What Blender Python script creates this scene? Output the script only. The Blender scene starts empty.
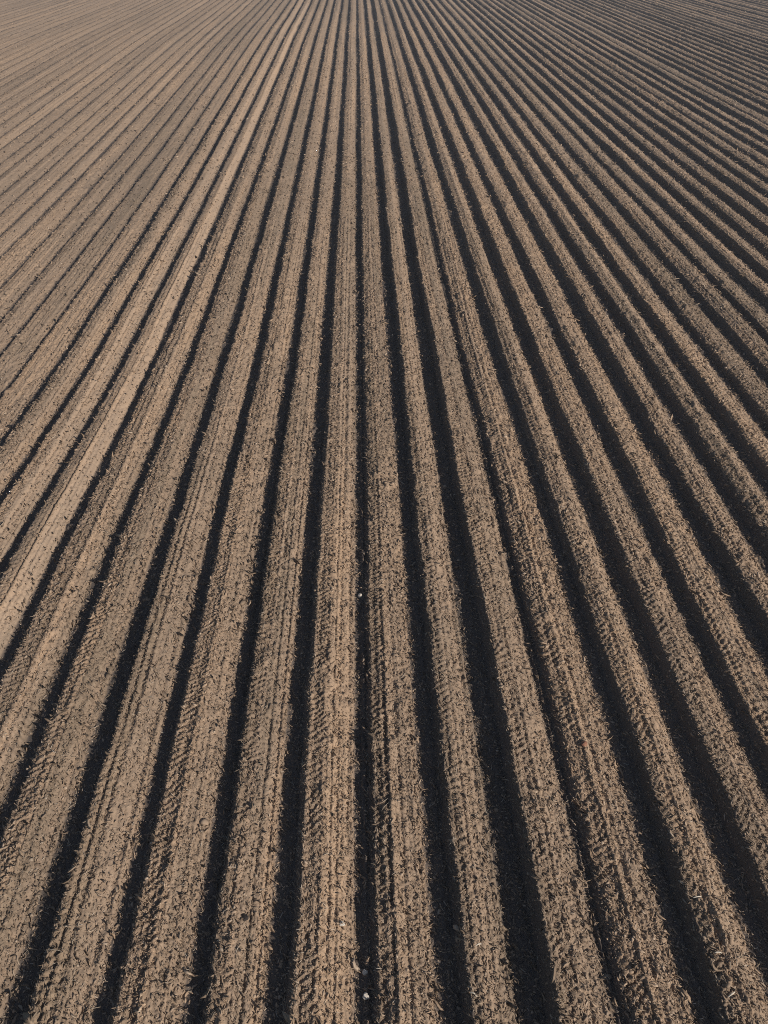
import bpy, math, random
import numpy as np
from mathutils import Vector, Matrix

random.seed(7)
rng = np.random.default_rng(11)
S = bpy.context.scene
COL = S.collection
P = 0.75                       # row spacing (m)
CAM_H = 7.14
F_PX = 683.0
PITCH = math.atan(607 / F_PX)  # below the horizon
YAW = math.radians(1.74)       # to the right

# ------------------------------------------------------------------ noise
def _hash(ix, iy, seed):
    with np.errstate(over='ignore'):
        h = (ix.astype(np.int64).astype(np.uint32) * np.uint32(374761393)
             + iy.astype(np.int64).astype(np.uint32) * np.uint32(668265263)
             + np.uint32((seed * 2246822519) & 0xffffffff))
        h = (h ^ (h >> np.uint32(13))) * np.uint32(1274126177)
        h = (h ^ (h >> np.uint32(16))) * np.uint32(2654435761)
        h = h ^ (h >> np.uint32(15))
    return h.astype(np.float64) / 4294967295.0

def vnoise(x, y, seed):
    ix = np.floor(x); iy = np.floor(y)
    fx = x - ix; fy = y - iy
    fx = fx * fx * (3 - 2 * fx); fy = fy * fy * (3 - 2 * fy)
    a = _hash(ix, iy, seed); b = _hash(ix + 1, iy, seed)
    c = _hash(ix, iy + 1, seed); d = _hash(ix + 1, iy + 1, seed)
    return (a + (b - a) * fx) * (1 - fy) + (c + (d - c) * fx) * fy - 0.5

def fbm(x, y, seed, octs=3, gain=0.5):
    t = np.zeros_like(x); a = 1.0; f = 1.0
    for k in range(octs):
        t += a * vnoise(x * f + 17.3 * k, y * f - 9.1 * k, seed + k)
        a *= gain; f *= 2.03
    return t

def cells(x, y, seed):
    """nearest jittered cell: tilted facet height and crack distance"""
    ix = np.floor(x); iy = np.floor(y)
    d1 = np.full(x.shape, 9.0); d2 = np.full(x.shape, 9.0)
    hh = np.zeros_like(x)
    for dx in (-1, 0, 1):
        for dy in (-1, 0, 1):
            cx = ix + dx; cy = iy + dy
            px = cx + 0.1 + 0.8 * _hash(cx, cy, seed) - x
            py = cy + 0.1 + 0.8 * _hash(cx, cy, seed + 1) - y
            d = px * px + py * py
            r = _hash(cx, cy, seed + 2) - 0.5
            tx = (_hash(cx, cy, seed + 3) - 0.5) * 1.9
            ty = (_hash(cx, cy, seed + 4) - 0.5) * 1.9
            h = r + tx * px + ty * py
            m = d < d1
            d2 = np.where(m, d1, np.minimum(d2, d))
            hh = np.where(m, h, hh)
            d1 = np.where(m, d, d1)
    crack = np.sqrt(d2) - np.sqrt(d1)
    return hh, crack

def sstep(a, b, x):
    t = np.clip((x - a) / (b - a), 0, 1)
    return t * t * (3 - 2 * t)

# ------------------------------------------------------------------ rows
N0, N1 = -130, 131
nn = np.arange(N0, N1 + 1)
rr = np.random.default_rng(3)
XF = nn * 0.985 + 0.12 + rr.normal(0, 0.030, nn.size)      # furrow shadow centres, in rows
W = np.clip(rr.normal(0.345, 0.07, nn.size), 0.2, 0.48)   # shadow width, in rows
# furrows that follow the photograph near the camera
known_x = {-9: -8.72, -8: -7.78, -7: -6.83, -6: -5.87, -5: -4.86, -4: -3.85, -3: -2.84, -2: -1.83, -1: -.885,
           0: .125, 1: 1.115, 2: 2.06, 3: 3.04, 4: 4.02, 5: 4.98, 6: 5.98, 7: 6.98, 8: 7.95}
known_w = {-11: .25, -10: .22, -9: .37, -8: .38, -7: .33, -6: .36, -5: .32, -4: .36, -3: .35, -2: .34, -1: .36,
           0: .25, 1: .36, 2: .42, 3: .24, 4: .37, 5: .43, 6: .34, 7: .42, 8: .36, 9: .38, 10: .37}
for k, v in known_x.items(): XF[k - N0] = v
XF -= 0.26
for k, v in known_w.items(): W[k - N0] = v * (.87 if k > 2 else (1.02 if k >= 0 else .94))
for k in range(11, 131):
    W[k - N0] = W[k - N0] * (.76 if k < 18 else .70)        # and to the right
for k in range(-130, -11):
    W[k - N0] = .12 + .16 * rr.random() + (.08 if rr.random() > .8 else 0)   # flatter rows far to the left
TALL = rr.normal(0, 1, nn.size)
FLK = 0.52 + 0.22 * rr.random(nn.size)                        # share of the row that slopes to the right
FLK[nn < -9] = 0.72 + 0.14 * rr.random((nn < -9).sum())
W[(nn < -9) | (nn > 9)] *= 0.90
SMOOTH = np.clip(rr.normal(0.15, 0.15, nn.size), 0, 0.6)     # how far the row was rolled flat
for k, v in {-9: .2, -8: .6, -7: .9, -6: .15, -5: .1, -4: .2, -3: .1, -2: .1, -1: .15, 0: .0,
             1: .2, 2: .1, 3: .0, 4: .15, 5: .0, 6: .1}.items(): SMOOTH[k - N0] = v
for k in (18, 20): TALL[k - N0] = 2.2
RND = rr.random((nn.size, 6))
SUN_SLOPE = 0.66

def ground(x, y):
    """broad lie of the land"""
    t = -np.clip(0.22 - 0.040 * x, 0.0, 0.55) * sstep(2.5, 15, y) * (1 - sstep(18, 62, y))
    return t + 0.05 * vnoise(x * 0.05, y * 0.05, 91) * sstep(20, 60, y)

def row_coords(x, y):
    wob = 0.035 * vnoise(x * 0 + 3.1, y * 0.11, 71) + 0.02 * vnoise(x / P * .37, y * 0.5, 72)
    u = x / P + wob
    i = np.clip(np.searchsorted(XF, u) - 1, 0, nn.size - 2)
    return u, i

def height(x, y, detail=1.0):
    """returns z, dict of masks.  detail scales the clod relief."""
    u, i = row_coords(x, y)
    # every row's edge wanders a little and crumbles here and there
    ed = 0.040 * fbm(y * 1.7, i * 3.7, 41, 3) + 0.05 * vnoise(y * 0.22, i * 2.3, 46)
    wL = W[i] * (1 + 0.25 * vnoise(y * 0.35, i * 7.7, 43)); wR = W[i + 1] * (1 + 0.25 * vnoise(y * 0.35, (i + 1) * 7.7, 43))
    A = XF[i] + wL * 0.5 + ed
    B = XF[i + 1] - wR * 0.5
    HL = SUN_SLOPE * wL - 0.022
    HR = np.minimum(HL, 0.17) * (0.86 + 0.1 * RND[i, 0]) + 0.012 * np.maximum(TALL[i], 0)
    L = B - A
    t = (u - A) / L
    fl = FLK[i]                            # part of the ridge that is right flank
    run = 0.075 + 0.05 * RND[i, 2]                          # run of the steep left flank
    left = sstep(-run, 0.012, u - A)
    crown = HL + (HR - HL) * np.clip(t / (1 - fl), 0, 1) + 0.02 * np.sin(np.pi * np.clip(t, 0, 1))
    flank = 1 - np.clip((t - (1 - fl)) / fl, 0, 1)
    flank = flank ** 0.85
    foot = 0.0
    z = np.where(t < 0, HL * left, np.where(t < 1 - fl, crown, (HR + 0.02 * np.sin(np.pi * np.clip(t, 0, 1))) * flank + foot))
    # grooves left along the crown by the tines
    g = np.zeros_like(u)
    for k, (c0, wd, dp) in enumerate(((0.16, 0.022, .013), (0.36, 0.028, .017), (0.56, 0.020, .012))):
        c = c0 + 0.12 * (RND[i, 3 + k] - .5)
        amp = dp * (0.25 + 1.1 * _hash(i + 0.0, i * 0 + k, 77))
        g -= amp * np.exp(-((t - c) * L / wd) ** 2)
        g += 0.6 * amp * np.exp(-((t - c - .05) * L / (wd * .7)) ** 2)
    # thin crust lip standing along some rows
    lip = np.where((_hash(i + 0.0, i * 0 + 9, 78) > 0.6) | (nn[i] == 3), 1.3, 0.0) * np.exp(-((t - 0.93 + .1 * RND[i, 5]) * L / 0.011) ** 2)
    # residue ridge lying in a few furrows (thin lit line inside the shade)
    uf = u - XF[i] - 0.01; uf2 = u - XF[i + 1] - 0.01
    f6 = np.where(nn[i] == -6, np.exp(-(uf / .055) ** 2), 0) + np.where(nn[i + 1] == -6, np.exp(-(uf2 / .045) ** 2), 0)
    f0 = np.where(nn[i] == 0, np.exp(-(uf / .03) ** 2), 0) + np.where(nn[i + 1] == 0, np.exp(-(uf2 / .03) ** 2), 0)
    lines = 0.028 * vnoise(u * 21, i * 5.3 + y * 0.06, 57) + 0.022 * vnoise(u * 43, i * 3.1 + y * 0.2, 58)
    f3 = np.where(nn[i] == 3, np.exp(-((u - XF[i] + .05) / .012) ** 2), 0) + np.where(nn[i + 1] == 3, np.exp(-((u - XF[i + 1] + .05) / .012) ** 2), 0)
    z = z + g + lines * np.clip(left, 0, 1) * sstep(1.0, .9, t) + 0.012 * lip + f6 * 0.04 + f0 * (0.02 + 0.20 * np.maximum(vnoise(y * 11, y * 0, 55) - .1, 0)) + f3 * 0.035
    onr = np.clip(left, 0, 1) * np.where(t < 0.97, 1, np.clip((1.0 - t) / .03, 0, 1))
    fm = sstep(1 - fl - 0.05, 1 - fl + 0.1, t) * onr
    sm = SMOOTH[i]
    z = z * P
    rough = onr * (0.90 - 0.12 * fm) * (1 - 0.60 * sm) * (1 - .35 * np.clip((-6 - x) / 6, 0, 1)) + (1 - onr) * 0.7
    rough = rough * (0.85 + 0.8 * vnoise(x * 1.3, y * 0.5, 61) + 0.5 * vnoise(x * .3, y * .12, 62))
    half = sstep(0.30, 0.46, t)
    ph = y / 0.082 + 1.3 * fbm(x * 2.3, y * 2.6, 211, 3)
    tread = half * np.sin(6.2832 * (ph + 0.85 * x / 0.082)) + (1 - half) * np.sin(6.2832 * (ph - 0.75 * x / 0.082))
    amp = np.clip(0.50 + 0.45 * vnoise(y * 0.25, i * 4.1, 213) + 0.9 * vnoise(x * 5, y * 3.1, 214), 0.05, 0.85)
    z = z + detail * 0.0135 * amp * tread * np.clip(left, 0, 1) * sstep(1.0, .9, t) * (1 - .6 * sm) * (1 - sstep(24, 45, y))
    if detail > 0:
        sh = x + 0.25 * y
        h1, c1 = cells(x / 0.075, (y + 0.35 * x) / 0.105, 101)
        h2, c2 = cells(sh / 0.033, (y - 0.5 * x) / 0.055, 131)
        d = 0.012 * h1 + 0.013 * h2 - 0.011 * (1 - sstep(0, 0.22, c1)) - 0.009 * (1 - sstep(0, 0.25, c2))
        big = np.maximum(fbm(x * 6, y * 4, 151, 2) - 0.16, 0) * 0.10
        z = z + detail * rough * (d + big) + detail * 0.006 * fbm(x * 28, y * 22, 161, 2)
    z = z + 0.020 * fbm(x * 1.1, y * 0.5, 171, 2) * onr
    height.edge = np.exp(-((u - A) / .05) ** 2) + 0.8 * np.exp(-((t - .98) * L / .05) ** 2)
    height.u = u; height.row = i + 0.5
    height.moist = sstep(-0.02, 0.05, u - A + 0.03 * fbm(x * 9, y * 9, 201, 2)) * sstep(1.0, .93, t)  # low over furrows and left flanks, where shade is painted in
    return z + ground(x, y), onr, fm, sm, rough

def tone_at(x, y):
    """how pale and warm the soil is: varies by row, by strip inside the row and by patch (uses the last height() call)"""
    t = (0.60 * vnoise(height.row * 9.7, y * 0.02, 301) + 0.75 * vnoise(height.u * 6.3, y * 0.05, 302)
            + 0.40 * vnoise(height.u * 23, y * 0.2, 303) + 0.55 * fbm(x * 0.22, y * 0.07, 304, 3) + 0.35 * vnoise(x * 2.2, y * 1.1, 305))
    far = np.clip((-6 - x) / 6, 0, 1)                     # tone gets paler and more even towards the left
    return t * (1 - .5 * far) + .08 * far

# ------------------------------------------------------------------ ground sheet
def strip_mesh(xs, ys, detail, skirt):
    X, Y = np.meshgrid(xs, ys)
    # jitter to avoid a visible grid
    z, onr, fm, sm, rough = height(X, Y, detail)
    if skirt:
        z[0, :] -= 0.03
    v = np.stack([X, Y, z], -1).reshape(-1, 3)
    nx, ny = xs.size, ys.size
    a = (np.arange(ny - 1)[:, None] * nx + np.arange(nx - 1)[None, :]).reshape(-1)
    f = np.stack([a, a + 1, a + nx + 1, a + nx], -1)
    # soil masks: shade painted into furrows and left flanks, dry and crusted on the rows, smooth where rolled
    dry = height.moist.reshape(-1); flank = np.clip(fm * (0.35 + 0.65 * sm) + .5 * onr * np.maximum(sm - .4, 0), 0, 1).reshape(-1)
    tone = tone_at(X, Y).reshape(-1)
    return v, f, dry, flank, tone

def mesh_from(name, v, f, tri=False):
    me = bpy.data.meshes.new(name)
    k = f.shape[1]
    me.vertices.add(len(v)); me.vertices.foreach_set('co', v.astype(np.float32).ravel())
    me.loops.add(f.size); me.loops.foreach_set('vertex_index', f.astype(np.int32).ravel())
    me.polygons.add(len(f))
    me.polygons.foreach_set('loop_start', (np.arange(len(f)) * k).astype(np.int32))
    me.update(calc_edges=True)
    return me

def link(name, me, mat, parent=None):
    o = bpy.data.objects.new(name, me); COL.objects.link(o)
    if mat: me.materials.append(mat)
    if parent: o.parent = parent
    return o

def geo(a, b, s0, s1):
    ys = [a]
    while ys[-1] < b:
        t = (ys[-1] - a) / (b - a)
        ys.append(ys[-1] + s0 + (s1 - s0) * t)
    ys[-1] = b
    return np.array(ys)

# ------------------------------------------------------------------ materials
def toned(nt, col):
    N = nt.nodes; Lk = nt.links
    ta = N.new('ShaderNodeAttribute'); ta.attribute_name = 'tone'
    tr = N.new('ShaderNodeMapRange'); tr.inputs[1].default_value = -.5; tr.inputs[2].default_value = .5
    Lk.new(ta.outputs['Fac'], tr.inputs[0])
    rp = N.new('ShaderNodeValToRGB'); e = rp.color_ramp.elements
    e[0].position = 0; e[0].color = (.76, .77, .79, 1); e[1].position = 1; e[1].color = (1.17, 1.12, 1.09, 1)
    k = e.new(.5); k.color = (.99, .975, .99, 1)
    Lk.new(tr.outputs[0], rp.inputs['Fac'])
    mt = N.new('ShaderNodeMix'); mt.data_type = 'RGBA'; mt.blend_type = 'MULTIPLY'; mt.inputs[0].default_value = 1
    Lk.new(col, mt.inputs[6]); Lk.new(rp.outputs['Color'], mt.inputs[7])
    return mt.outputs[2]

def soil_material():
    m = bpy.data.materials.new('tilled_soil'); m.use_nodes = True
    nt = m.node_tree; N = nt.nodes; Lk = nt.links
    bs = N['Principled BSDF']; bs.inputs['Roughness'].default_value = 0.95
    bs.inputs['Specular IOR Level'].default_value = 0.12
    tc = N.new('ShaderNodeTexCoord')
    def noise(scale, det, vec=None, rough=.6):
        n = N.new('ShaderNodeTexNoise'); n.inputs['Scale'].default_value = scale
        n.inputs['Detail'].default_value = det; n.inputs['Roughness'].default_value = rough
        Lk.new(vec or tc.outputs['Object'], n.inputs['Vector']); return n
    def mp(sx, sy):
        k = N.new('ShaderNodeMapping'); k.inputs['Scale'].default_value = (sx, sy, 1)
        Lk.new(tc.outputs['Object'], k.inputs['Vector']); return k.outputs['Vector']
    n1 = noise(22, 5, mp(1.0, 0.6))
    r1 = N.new('ShaderNodeValToRGB')
    e = r1.color_ramp.elements
    e[0].position = .30; e[0].color = (.178, .134, .096, 1)
    e[1].position = .70; e[1].color = (.338, .257, .184, 1)
    Lk.new(n1.outputs['Fac'], r1.inputs['Fac'])
    # rows carry slightly different colour, streaked along the row
    n2 = noise(1.0, 3, mp(2.6, 0.10))
    r2 = N.new('ShaderNodeValToRGB'); e = r2.color_ramp.elements
    e[0].position = .32; e[0].color = (.80, .82, .85, 1); e[1].position = .68; e[1].color = (1.12, 1.08, 1.02, 1)
    Lk.new(n2.outputs['Fac'], r2.inputs['Fac'])
    mul = N.new('ShaderNodeMix'); mul.data_type = 'RGBA'; mul.blend_type = 'MULTIPLY'; mul.inputs[0].default_value = 1
    Lk.new(r1.outputs['Color'], mul.inputs[6]); Lk.new(r2.outputs['Color'], mul.inputs[7])
    # rolled crust: paler, warmer
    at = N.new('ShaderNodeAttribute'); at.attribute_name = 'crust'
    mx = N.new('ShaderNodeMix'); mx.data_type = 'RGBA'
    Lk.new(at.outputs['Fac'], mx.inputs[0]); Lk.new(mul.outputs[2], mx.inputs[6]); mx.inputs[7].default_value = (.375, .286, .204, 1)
    # shade painted into the soil colour of furrows and left flanks, ragged border
    ad = N.new('ShaderNodeAttribute'); ad.attribute_name = 'dry'  # high keeps the row colour, low gets the painted shade
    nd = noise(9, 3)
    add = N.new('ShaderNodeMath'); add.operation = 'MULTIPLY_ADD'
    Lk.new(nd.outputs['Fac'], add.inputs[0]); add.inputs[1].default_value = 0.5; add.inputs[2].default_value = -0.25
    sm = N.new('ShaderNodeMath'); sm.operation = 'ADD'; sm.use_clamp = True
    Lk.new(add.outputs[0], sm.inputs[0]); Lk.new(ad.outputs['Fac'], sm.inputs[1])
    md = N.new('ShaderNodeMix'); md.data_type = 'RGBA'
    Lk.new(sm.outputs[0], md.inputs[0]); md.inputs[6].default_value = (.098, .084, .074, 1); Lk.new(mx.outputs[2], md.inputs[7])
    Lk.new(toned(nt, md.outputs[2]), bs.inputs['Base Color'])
    bn = noise(75, 4); bp = N.new('ShaderNodeBump'); bp.inputs['Strength'].default_value = .5; bp.inputs['Distance'].default_value = .012
    Lk.new(bn.outputs['Fac'], bp.inputs['Height']); Lk.new(bp.outputs['Normal'], bs.inputs['Normal'])
    return m

def island_material(name, stops, rough=.95):
    m = bpy.data.materials.new(name); m.use_nodes = True
    nt = m.node_tree; N = nt.nodes; Lk = nt.links
    bs = N['Principled BSDF']; bs.inputs['Roughness'].default_value = rough; bs.inputs['Specular IOR Level'].default_value = .15
    g = N.new('ShaderNodeNewGeometry'); r = N.new('ShaderNodeValToRGB')
    el = r.color_ramp.elements
    while len(el) < len(stops): el.new(.5)
    for k, (p, c) in enumerate(stops):
        el[k].position = p; el[k].color = (*c, 1)
    Lk.new(g.outputs['Random Per Island'], r.inputs['Fac'])
    tc = N.new('ShaderNodeTexCoord'); n = N.new('ShaderNodeTexNoise'); n.inputs['Scale'].default_value = 45; n.inputs['Detail'].default_value = 3
    Lk.new(tc.outputs['Object'], n.inputs['Vector'])
    q = N.new('ShaderNodeMapRange'); q.inputs[3].default_value = .75; q.inputs[4].default_value = 1.25; Lk.new(n.outputs['Fac'], q.inputs[0])
    mu = N.new('ShaderNodeMix'); mu.data_type = 'RGBA'; mu.blend_type = 'MULTIPLY'; mu.inputs[0].default_value = 1
    Lk.new(r.outputs['Color'], mu.inputs[6]); Lk.new(q.outputs[0], mu.inputs[7])
    Lk.new(toned(nt, mu.outputs[2]), bs.inputs['Base Color'])
    return m

SOIL = soil_material()
CLOD = island_material('dry_clod', [(0, (.17, .128, .092)), (.35, (.26, .197, .14)), (.8, (.34, .258, .183)), (1, (.38, .31, .235))])
STRAW = island_material('dry_straw', [(0, (.30, .235, .16)), (.5, (.42, .345, .25)), (1, (.56, .50, .41))], .8)

# ------------------------------------------------------------------ build the field
parts = []
parts.append(strip_mesh(np.arange(-8, 8.001, .04), geo(-7, 0.6, .06, .06), 1.0, False))
parts.append(strip_mesh(np.arange(-7, 7.001, .0105), geo(0.58, 4.0, .0105, .012), 1.0, True))
parts.append(strip_mesh(np.arange(-11, 11.001, .0145), geo(3.98, 9, .014, .020), 1.12, True))
parts.append(strip_mesh(np.arange(-20, 20.001, .0185), geo(8.97, 22, .022, .045), 1.25, True))
parts.append(strip_mesh(np.arange(-42, 42.001, .042), geo(21.9, 60, .06, .16), 1.4, True))
parts.append(strip_mesh(np.arange(-88, 88.001, .075), geo(59.8, 210, .2, 1.2), 1.3, True))
vs, fs, dr, fk, tn, off = [], [], [], [], [], 0
for v, f, d, c, q in parts:
    tn.append(q); vs.append(v); fs.append(f + off); dr.append(d); fk.append(c); off += len(v)
# the plain beyond the rows that are modelled, out to the horizon
ring = [(-88, 209), (88, 209), (-88, -60), (88, -60)]
zc = 0.05
def quad(x0, y0, x1, y1, z0=zc):
    global off
    v = np.array([[x0, y0, z0], [x1, y0, z0], [x1, y1, z0], [x0, y1, z0]], float)
    vs.append(v); fs.append(np.array([[0, 1, 2, 3]]) + off); dr.append(np.ones(4)); fk.append(np.zeros(4)); tn.append(np.zeros(4)); off += 4
quad(-1500, 209.9, 1500, 1500)
quad(-1500, -600, -87.9, 209.9); quad(87.9, -600, 1500, 209.9)
quad(-87.9, -600, 87.9, -6.9); 
for a, b, w in ((-6.9, .59, 7.9), (.59, 3.99, 6.9), (3.99, 8.98, 10.9), (8.98, 21.95, 19.9), (21.95, 59.9, 41.9)):
    zq = -0.02 if a < 4 else (-.3 if a < 22 else -.25)
    quad(-87.9, a, -w, b, zq); quad(w, a, 87.9, b, zq)
me = mesh_from('field_ground', np.concatenate(vs), np.concatenate(fs))
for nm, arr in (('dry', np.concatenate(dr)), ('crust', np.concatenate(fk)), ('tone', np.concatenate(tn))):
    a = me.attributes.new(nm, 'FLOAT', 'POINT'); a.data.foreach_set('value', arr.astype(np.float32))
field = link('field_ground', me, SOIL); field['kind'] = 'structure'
field['label'] = 'bare ploughed field of long parallel ridges and furrows in tan dry soil'; field['category'] = 'field'

# ------------------------------------------------------------------ loose clods and shards (uncountable)
def rot_mats(n, yaw, pitch, roll):
    cz, sz = np.cos(yaw), np.sin(yaw); cy, sy = np.cos(pitch), np.sin(pitch); cx, sx = np.cos(roll), np.sin(roll)
    R = np.empty((n, 3, 3))
    R[:, 0, 0] = cz * cy; R[:, 0, 1] = cz * sy * sx - sz * cx; R[:, 0, 2] = cz * sy * cx + sz * sx
    R[:, 1, 0] = sz * cy; R[:, 1, 1] = sz * sy * sx + cz * cx; R[:, 1, 2] = sz * sy * cx - cz * sx
    R[:, 2, 0] = -sy; R[:, 2, 1] = cy * sx; R[:, 2, 2] = cy * cx
    return R

g_ = (1 + 5 ** .5) / 2
ICO_V = np.array([(-1, g_, 0), (1, g_, 0), (-1, -g_, 0), (1, -g_, 0), (0, -1, g_), (0, 1, g_), (0, -1, -g_), (0, 1, -g_),
                  (g_, 0, -1), (g_, 0, 1), (-g_, 0, -1), (-g_, 0, 1)]) / math.sqrt(1 + g_ * g_)
ICO_F = np.array([(0, 11, 5), (0, 5, 1), (0, 1, 7), (0, 7, 10), (0, 10, 11), (1, 5, 9), (5, 11, 4), (11, 10, 2), (10, 7, 6), (7, 1, 8),
                  (3, 9, 4), (3, 4, 2), (3, 2, 6), (3, 6, 8), (3, 8, 9), (4, 9, 5), (2, 4, 11), (6, 2, 10), (8, 6, 7), (9, 8, 1)])
# a bent shard: four rings of three points and two tips
def shard_base():
    v = [(-1, 0, 0)]
    for k, x in enumerate((-.62, -.1, .45)):
        for a in (0, 1, 2):
            th = a * 2 * math.pi / 3 + .5
            v.append((x, math.cos(th) * (.75, 1, .8)[k], math.sin(th) * (.75, 1, .8)[k]))
    v.append((1, 0, 0))
    f = []
    for a in range(3):
        b = (a + 1) % 3
        f.append((0, 1 + b, 1 + a))
        for k in range(2):
            p, q = 1 + 3 * k, 4 + 3 * k
            f += [(p + a, p + b, q + b), (p + a, q + b, q + a)]
        f.append((7 + a, 7 + b, 10))
    return np.array(v), np.array(f)
SH_V, SH_F = shard_base()

def scatter(n, y0, y1, hx):
    y = y0 + (y1 - y0) * rng.random(n)
    x = (rng.random(n) * 2 - 1) * hx(y)
    return x, y

def pts(n, y0, y1, hx, keep):
    x, y = scatter(n, y0, y1, hx)
    z, onr, fm, sm, rough = height(x, y, 1.0)
    k = rng.random(n) < keep(onr, fm, sm, rough) * np.where((x < -7) & (y > 12), .4, 1.0)
    pts.tone = tone_at(x, y)[k]
    return x[k], y[k], z[k], onr[k], fm[k]

HX = lambda y: 4.4 + 0.78 * y
AV, AF, AT, ao = [], [], [], 0
def emit(base_v, base_f, x, y, z, sx, sy, sz, yaw, pit, rol, jit, bend=0.0):
    global ao
    n = x.size
    v = np.repeat(base_v[None], n, 0) * (1 + jit * rng.normal(0, 1, (n, len(base_v), 1)))
    bz = (rng.random((n, 1)) * 2 - .4) * bend
    v = v * np.stack([sx, sy, sz], -1)[:, None, :]
    v[:, :, 2] += bz * (base_v[None, :, 0] ** 2) * sx[:, None]
    v[:, :, 1] += bend * rng.normal(0, .6, (n, 1)) * (base_v[None, :, 0] ** 2) * sx[:, None]
    v = np.einsum('nij,nkj->nki', rot_mats(n, yaw, pit, rol), v) + np.stack([x, y, z], -1)[:, None, :]
    f = base_f[None] + (ao + np.arange(n) * len(base_v))[:, None, None]
    AT.append(np.repeat(pts.tone, len(base_v))); AV.append(v.reshape(-1, 3)); AF.append(f.reshape(-1, 3)); ao += n * len(base_v)

def clods(n, y0, y1, s, keep, lift=.05):
    x, y, z, onr, fm = pts(n, y0, y1, HX, keep)
    m = x.size
    s_ = s * np.exp(np.clip(rng.normal(0, .35, m), -1, .75))
    emit(ICO_V, ICO_F, x, y, z + lift * s_, s_ * (1 + .7 * rng.random(m)), s_ * (.45 + .4 * rng.random(m)), s_ * (.35 + .3 * rng.random(m)),
         rng.random(m) * 6.28, rng.normal(0, .4, m), rng.normal(0, .5, m), .24)

def shards(n, y0, y1, s, keep, up=.26):
    x, y, z, onr, fm = pts(n, y0, y1, HX, keep)
    m = x.size
    s_ = s * np.exp(np.clip(rng.normal(0, .35, m), -1, .8))
    yaw = np.where(rng.random(m) < .80, rng.normal(-.75, .30, m), rng.random(m) * 6.28)
    emit(SH_V, SH_F, x, y, z + .18 * s_, s_, s_ * (.16 + .26 * rng.random(m)), s_ * (.07 + .07 * rng.random(m)),
         yaw, rng.normal(0, up, m), rng.normal(.15, .42, m), .10, .5)

rowkeep = lambda onr, fm, sm, rough: (0.42 + 0.58 * onr) * (1 - .25 * fm) * (1 - .7 * sm)
edgekeep = lambda onr, fm, sm, rough: np.clip(height.edge, 0, 1) * (1 - .5 * sm)
clods(120000, .7, 6, .0095, rowkeep)
clods(1500, .7, 14, .020, rowkeep)
clods(70000, 6, 12, .015, rowkeep)
clods(120000, 12, 26, .019, rowkeep)
shards(105000, .7, 6, .019, rowkeep)
shards(90000, 6, 12, .024, rowkeep)
shards(120000, 12, 26, .028, rowkeep)
shards(24000, .7, 6, .034, edgekeep, .24)
shards(30000, 6, 14, .040, edgekeep, .24)
shards(40000, 14, 30, .050, edgekeep, .24)
clods(110000, 26, 58, .030, rowkeep, -.25)
shards(60000, 26, 50, .045, rowkeep)
clods(90000, 52, 110, .040, rowkeep, -.35)
me = mesh_from('soil_clods', np.concatenate(AV), np.concatenate(AF))
a = me.attributes.new('tone', 'FLOAT', 'POINT'); a.data.foreach_set('value', np.concatenate(AT).astype(np.float32))
o = link('soil_clods', me, CLOD); o['kind'] = 'stuff'
o['label'] = 'loose dry tan clods and crust flakes strewn over the ridges'; o['category'] = 'soil clods'

AV, AF, AT, ao = [], [], [], 0
def straws(n, y0, y1, s, keep):
    x, y, z, onr, fm = pts(n, y0, y1, HX, keep)
    m = x.size
    s_ = s * np.exp(rng.normal(0, .4, m))
    emit(SH_V, SH_F, x, y, z + .22 * s_, s_, np.full(m, .0035), np.full(m, .003), rng.random(m) * 6.28, rng.normal(0, .30, m), rng.random(m) * 6.28, .03, .25)
straws(18000, .7, 6, .024, lambda onr, fm, sm, rough: 0.5 - 0.1 * onr)
straws(7000, 6, 14, .035, lambda onr, fm, sm, rough: 0.2 + 0.35 * onr)
straws(16000, .7, 9, .022, edgekeep)
me = mesh_from('straw_litter', np.concatenate(AV), np.concatenate(AF))
a = me.attributes.new('tone', 'FLOAT', 'POINT'); a.data.foreach_set('value', np.concatenate(AT).astype(np.float32))
o = link('straw_litter', me, STRAW); o['kind'] = 'stuff'
o['label'] = 'fine scraps of dry pale straw scattered over the soil'; o['category'] = 'straw litter'

# ------------------------------------------------------------------ camera
cam = bpy.data.cameras.new('camera'); co = bpy.data.objects.new('camera', cam); COL.objects.link(co)
cam.sensor_fit = 'VERTICAL'; cam.sensor_height = 24.0; cam.lens = F_PX / 1024 * 24.0
cam.clip_start = 0.1; cam.clip_end = 8000
co.location = (0, 0, CAM_H); co.rotation_euler = (math.pi / 2 - PITCH, 0, -YAW)
S.camera = co
CM = Matrix.Translation(co.location) @ co.rotation_euler.to_matrix().to_4x4()

def at(px, py, lift=0.0):
    """the point of the ground that lies at this place of the picture"""
    d = (CM.to_3x3() @ Vector(((px - 384) / F_PX, -(py - 512) / F_PX, -1.0)))
    zt = 0.0
    for _ in range(12):
        k = (zt - CAM_H) / d.z
        p = Vector(co.location) + d * k
        zt = float(height(np.array([p.x]), np.array([p.y]), 1.0)[0][0])
    return Vector((p.x, p.y, zt + lift))

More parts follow.
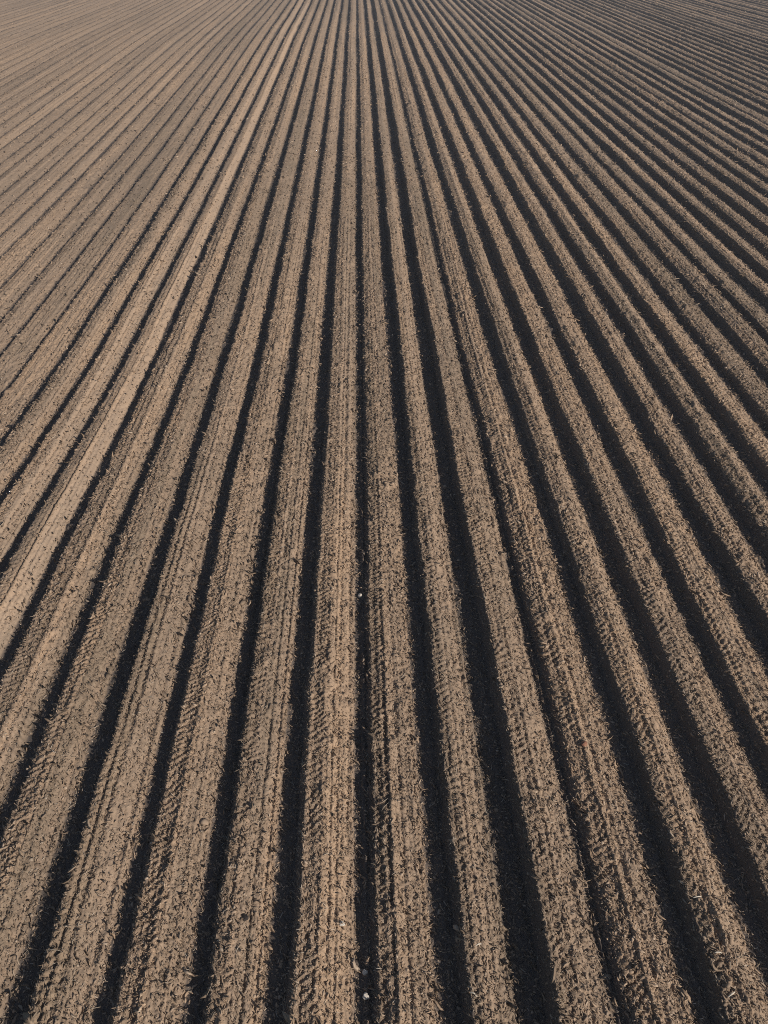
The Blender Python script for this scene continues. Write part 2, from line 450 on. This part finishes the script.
# ------------------------------------------------------------------ light
EL = math.radians(29); AZ = math.radians(34)        # sun to the right, a little behind the camera
sd = Vector((math.cos(EL) * math.cos(AZ), -math.cos(EL) * math.sin(AZ), math.sin(EL)))
sun = bpy.data.lights.new('sun', 'SUN'); so = bpy.data.objects.new('sun', sun); COL.objects.link(so)
sun.energy = 5.0; sun.angle = math.radians(.5); sun.color = (1.0, .90, .79)
so.rotation_euler = sd.to_track_quat('Z', 'Y').to_euler(); so.location = (30, -20, 30)
w = bpy.data.worlds.new('World'); S.world = w; w.use_nodes = True
nt = w.node_tree; bg = nt.nodes['Background']; sk = nt.nodes.new('ShaderNodeTexSky')
sk.sky_type = 'NISHITA'; sk.sun_disc = False; sk.sun_elevation = EL
sk.sun_rotation = math.atan2(sd.x, sd.y)
nt.links.new(sk.outputs['Color'], bg.inputs['Color']); bg.inputs['Strength'].default_value = 0.078

S.view_settings.view_transform = 'Standard'; S.view_settings.look = 'None'
S.view_settings.exposure = -0.12; S.view_settings.gamma = 1

# ------------------------------------------------------------------ air
import bmesh
hb = bpy.data.meshes.new('haze'); b = bmesh.new(); bmesh.ops.create_cube(b, size=1)
x0, x1, y0, y1, z0, z1 = -1520, 1520, -620, 1520, -2.0, 8.5
for vtx in b.verts:
    vtx.co = ((x0 + x1) / 2 + vtx.co.x * (x1 - x0), (y0 + y1) / 2 + vtx.co.y * (y1 - y0), (z0 + z1) / 2 + vtx.co.z * (z1 - z0))
b.to_mesh(hb); b.free()
hm = bpy.data.materials.new('haze'); hm.use_nodes = True
hn = hm.node_tree; hn.nodes.clear(); ho = hn.nodes.new('ShaderNodeOutputMaterial'); hv = hn.nodes.new('ShaderNodeVolumePrincipled')
hv.inputs['Color'].default_value = (.92, .90, .92, 1); hv.inputs['Density'].default_value = .0018; hv.inputs['Anisotropy'].default_value = .2
hn.links.new(hv.outputs[0], ho.inputs['Volume'])
h = link('haze', hb, hm); h['kind'] = 'stuff'

S.cycles.use_denoising = False
S.cycles.filter_width = 1.0

# ------------------------------------------------------------------ single things one can point at
def solid(name, mat, bm, label, cat, group, loc):
    me = bpy.data.meshes.new(name); bm.to_mesh(me); bm.free()
    for p in me.polygons: p.use_smooth = False
    o = link(name, me, mat); o.location = loc
    o['label'] = label; o['category'] = cat
    if group: o['group'] = group
    return o

def plain(name, col, rough=.9, var=.25):
    m = bpy.data.materials.new(name); m.use_nodes = True
    nt = m.node_tree; N = nt.nodes; bs = N['Principled BSDF']; bs.inputs['Roughness'].default_value = rough
    bs.inputs['Specular IOR Level'].default_value = .2
    tc = N.new('ShaderNodeTexCoord'); n = N.new('ShaderNodeTexNoise'); n.inputs['Scale'].default_value = 60; n.inputs['Detail'].default_value = 4
    r = N.new('ShaderNodeValToRGB'); e = r.color_ramp.elements
    e[0].position = .3; e[0].color = (*[c * (1 - var) for c in col], 1); e[1].position = .7; e[1].color = (*[c * (1 + var) for c in col], 1)
    nt.links.new(tc.outputs['Object'], n.inputs['Vector']); nt.links.new(n.outputs['Fac'], r.inputs['Fac']); nt.links.new(r.outputs['Color'], bs.inputs['Base Color'])
    return m

STALK = plain('bleached_stalk', (.62, .56, .46), .7, .12)
STONE = plain('pale_stone', (.55, .50, .43), .8, .15)
DARK = plain('dark_clod', (.035, .030, .028), .95, .3)
RED = plain('reddish_clod', (.26, .13, .085), .9, .2)
WEED = plain('dead_weed', (.055, .042, .030), .9, .3)

def tube(bm, pts, rad, rads=None):
    rings = []
    for k, p in enumerate(pts):
        d = (pts[min(k + 1, len(pts) - 1)] - pts[max(k - 1, 0)]).normalized()
        a = d.orthogonal().normalized(); b = d.cross(a)
        rr_ = rads[k] if rads else rad * (1 - .5 * k / (len(pts) - 1))
        rings.append([bm.verts.new(p + (a * math.cos(q * math.pi / 3) + b * math.sin(q * math.pi / 3)) * rr_) for q in range(6)])
    for r0, r1 in zip(rings, rings[1:]):
        for q in range(6): bm.faces.new((r0[q], r0[(q + 1) % 6], r1[(q + 1) % 6], r1[q]))
    bm.faces.new(rings[0][::-1]); bm.faces.new(rings[-1])

def lit_from(x, y):
    """lowest height above this point that the sun reaches over the neighbouring ridge"""
    q = np.linspace(0.02, .6, 80)
    hz = height(x + q * math.cos(AZ), y - q * math.sin(AZ), 1.0)[0]
    return float((hz - q * math.tan(EL)).max())

def stalk(px, py, ang, ln, rise, bend, label):
    ln *= .7
    """a straw caught in the ridge edge whose free end reaches out over the furrow into the sun"""
    g = at(px, py)
    for _ in range(8):
        zt = max(lit_from(g.x, g.y) + .012, g.z + .02)
        d = (CM.to_3x3() @ Vector(((px - 384) / F_PX, -(py - 512) / F_PX, -1.0)))
        g = Vector(co.location) + d * ((zt - CAM_H) / d.z)
    tip = g - Vector((math.cos(ang), math.sin(ang), 0)) * ln * .5
    n_, k = 0, tip.copy()
    while n_ < 26:                                        # run along the straw until it meets the soil
        k += Vector((math.cos(ang), math.sin(ang), -.05)) * .008; n_ += 1
        if n_ * .008 > ln * .25 and float(height(np.array([k.x]), np.array([k.y]), 1.0)[0][0]) > k.z - .004: break
    k += Vector((math.cos(ang), math.sin(ang), -.3)) * .015
    tip = k - Vector((math.cos(ang), math.sin(ang), -.08)) * (ln + .02)
    side = Vector((-math.sin(ang), math.cos(ang), 0))
    bm = bmesh.new(); span = tip - k; pts_ = []
    for q in range(7):
        t = q / 6
        pts_.append(span * t + side * bend * .05 * span.length * math.sin(3.14 * t) * 4 + Vector((0, 0, .01 * math.sin(3.14 * t))))
    tube(bm, pts_, .005, [.0035, .0045, .005, .0052, .005, .0045, .003])
    solid('straw_stalk', STALK, bm, label, 'straw stalk', 'bleached stalks caught in the ridge edges', k)

stalk(719, 1004, .45, .085, 0, 0.0, 'bleached straight stalk on a ridge edge at the bottom right corner')
stalk(682, 899, .10, .085, 0, .1, 'level pale stalk on the right ridge edge, highest of the three there')
stalk(699, 952, -.05, .06, 0, .3, 'slightly curved pale stalk on the right ridge edge, middle one of three')
stalk(454, 983, -.5, .05, 0, .9, 'bent bleached stalk at the edge of the ridge right of centre, near the bottom edge')
stalk(460, 952, .3, .05, 0, .4, 'small tan stalk at the edge of the ridge right of centre, above the bent one')

def lump(name, mat, px, py, r, sq, seed, label, cat, group=None, lift=.3):
    rg = random.Random(seed); bm = bmesh.new()
    bmesh.ops.create_icosphere(bm, subdivisions=2, radius=1)
    for v in bm.verts:
        q = v.co.copy()
        k = 1 + .22 * math.sin(q.x * 3.1 + seed) * math.cos(q.y * 2.7 - seed) + rg.uniform(-.08, .08)
        v.co = Vector((q.x * r * k * 1.15, q.y * r * k, q.z * r * k * sq))
    g = at(px, py, r * lift)
    return solid(name, mat, bm, label, cat, group, g)

lump('pale_stone', STONE, 365, 973, .022, 1.3, 3, 'oval pale stone in the narrow central furrow, upper of two', 'stone', 'pale stones in the central furrow', .9)
lump('pale_stone', STONE, 366, 997, .026, 1.3, 5, 'rounded pale stone in the narrow central furrow, nearest the bottom edge', 'stone', 'pale stones in the central furrow', .9)
lump('pale_stone', STONE, 360, 597, .028, 1.4, 6, 'pale stone in the central furrow, farthest of the stones', 'stone', 'pale stones in the central furrow', .9)
lump('pale_stone', STONE, 342, 924, .022, .6, 8, 'flat pale stone on the right shoulder of the ridge left of the central furrow', 'stone', None)
lump('dark_clod', DARK, 245, 918, .030, .6, 9, 'round black clod on the crown of a tan ridge left of centre', 'clod')
lump('dark_clod', DARK, 239, 950, .018, .6, 12, 'small dark clod on the ridge just below the round black one', 'clod')
lump('reddish_clod', RED, 584, 744, .034, .6, 10, 'reddish brown clod on a ridge right of centre', 'clod')
bm = bmesh.new(); rg = random.Random(4)
for k in range(11):
    a = rg.uniform(0, 6.28); ln = rg.uniform(.08, .17); up = rg.uniform(.02, .10)
    tube(bm, [Vector((math.cos(a + .3 * t) * ln * t, math.sin(a + .3 * t) * ln * t, -.01 + up * 4 * t * (1 - .8 * t))) for t in (0, .3, .6, 1)], .007)
solid('dead_weed', WEED, bm, 'small dark withered weed on a ridge in the right middle of the field', 'weed', None, at(556, 458))
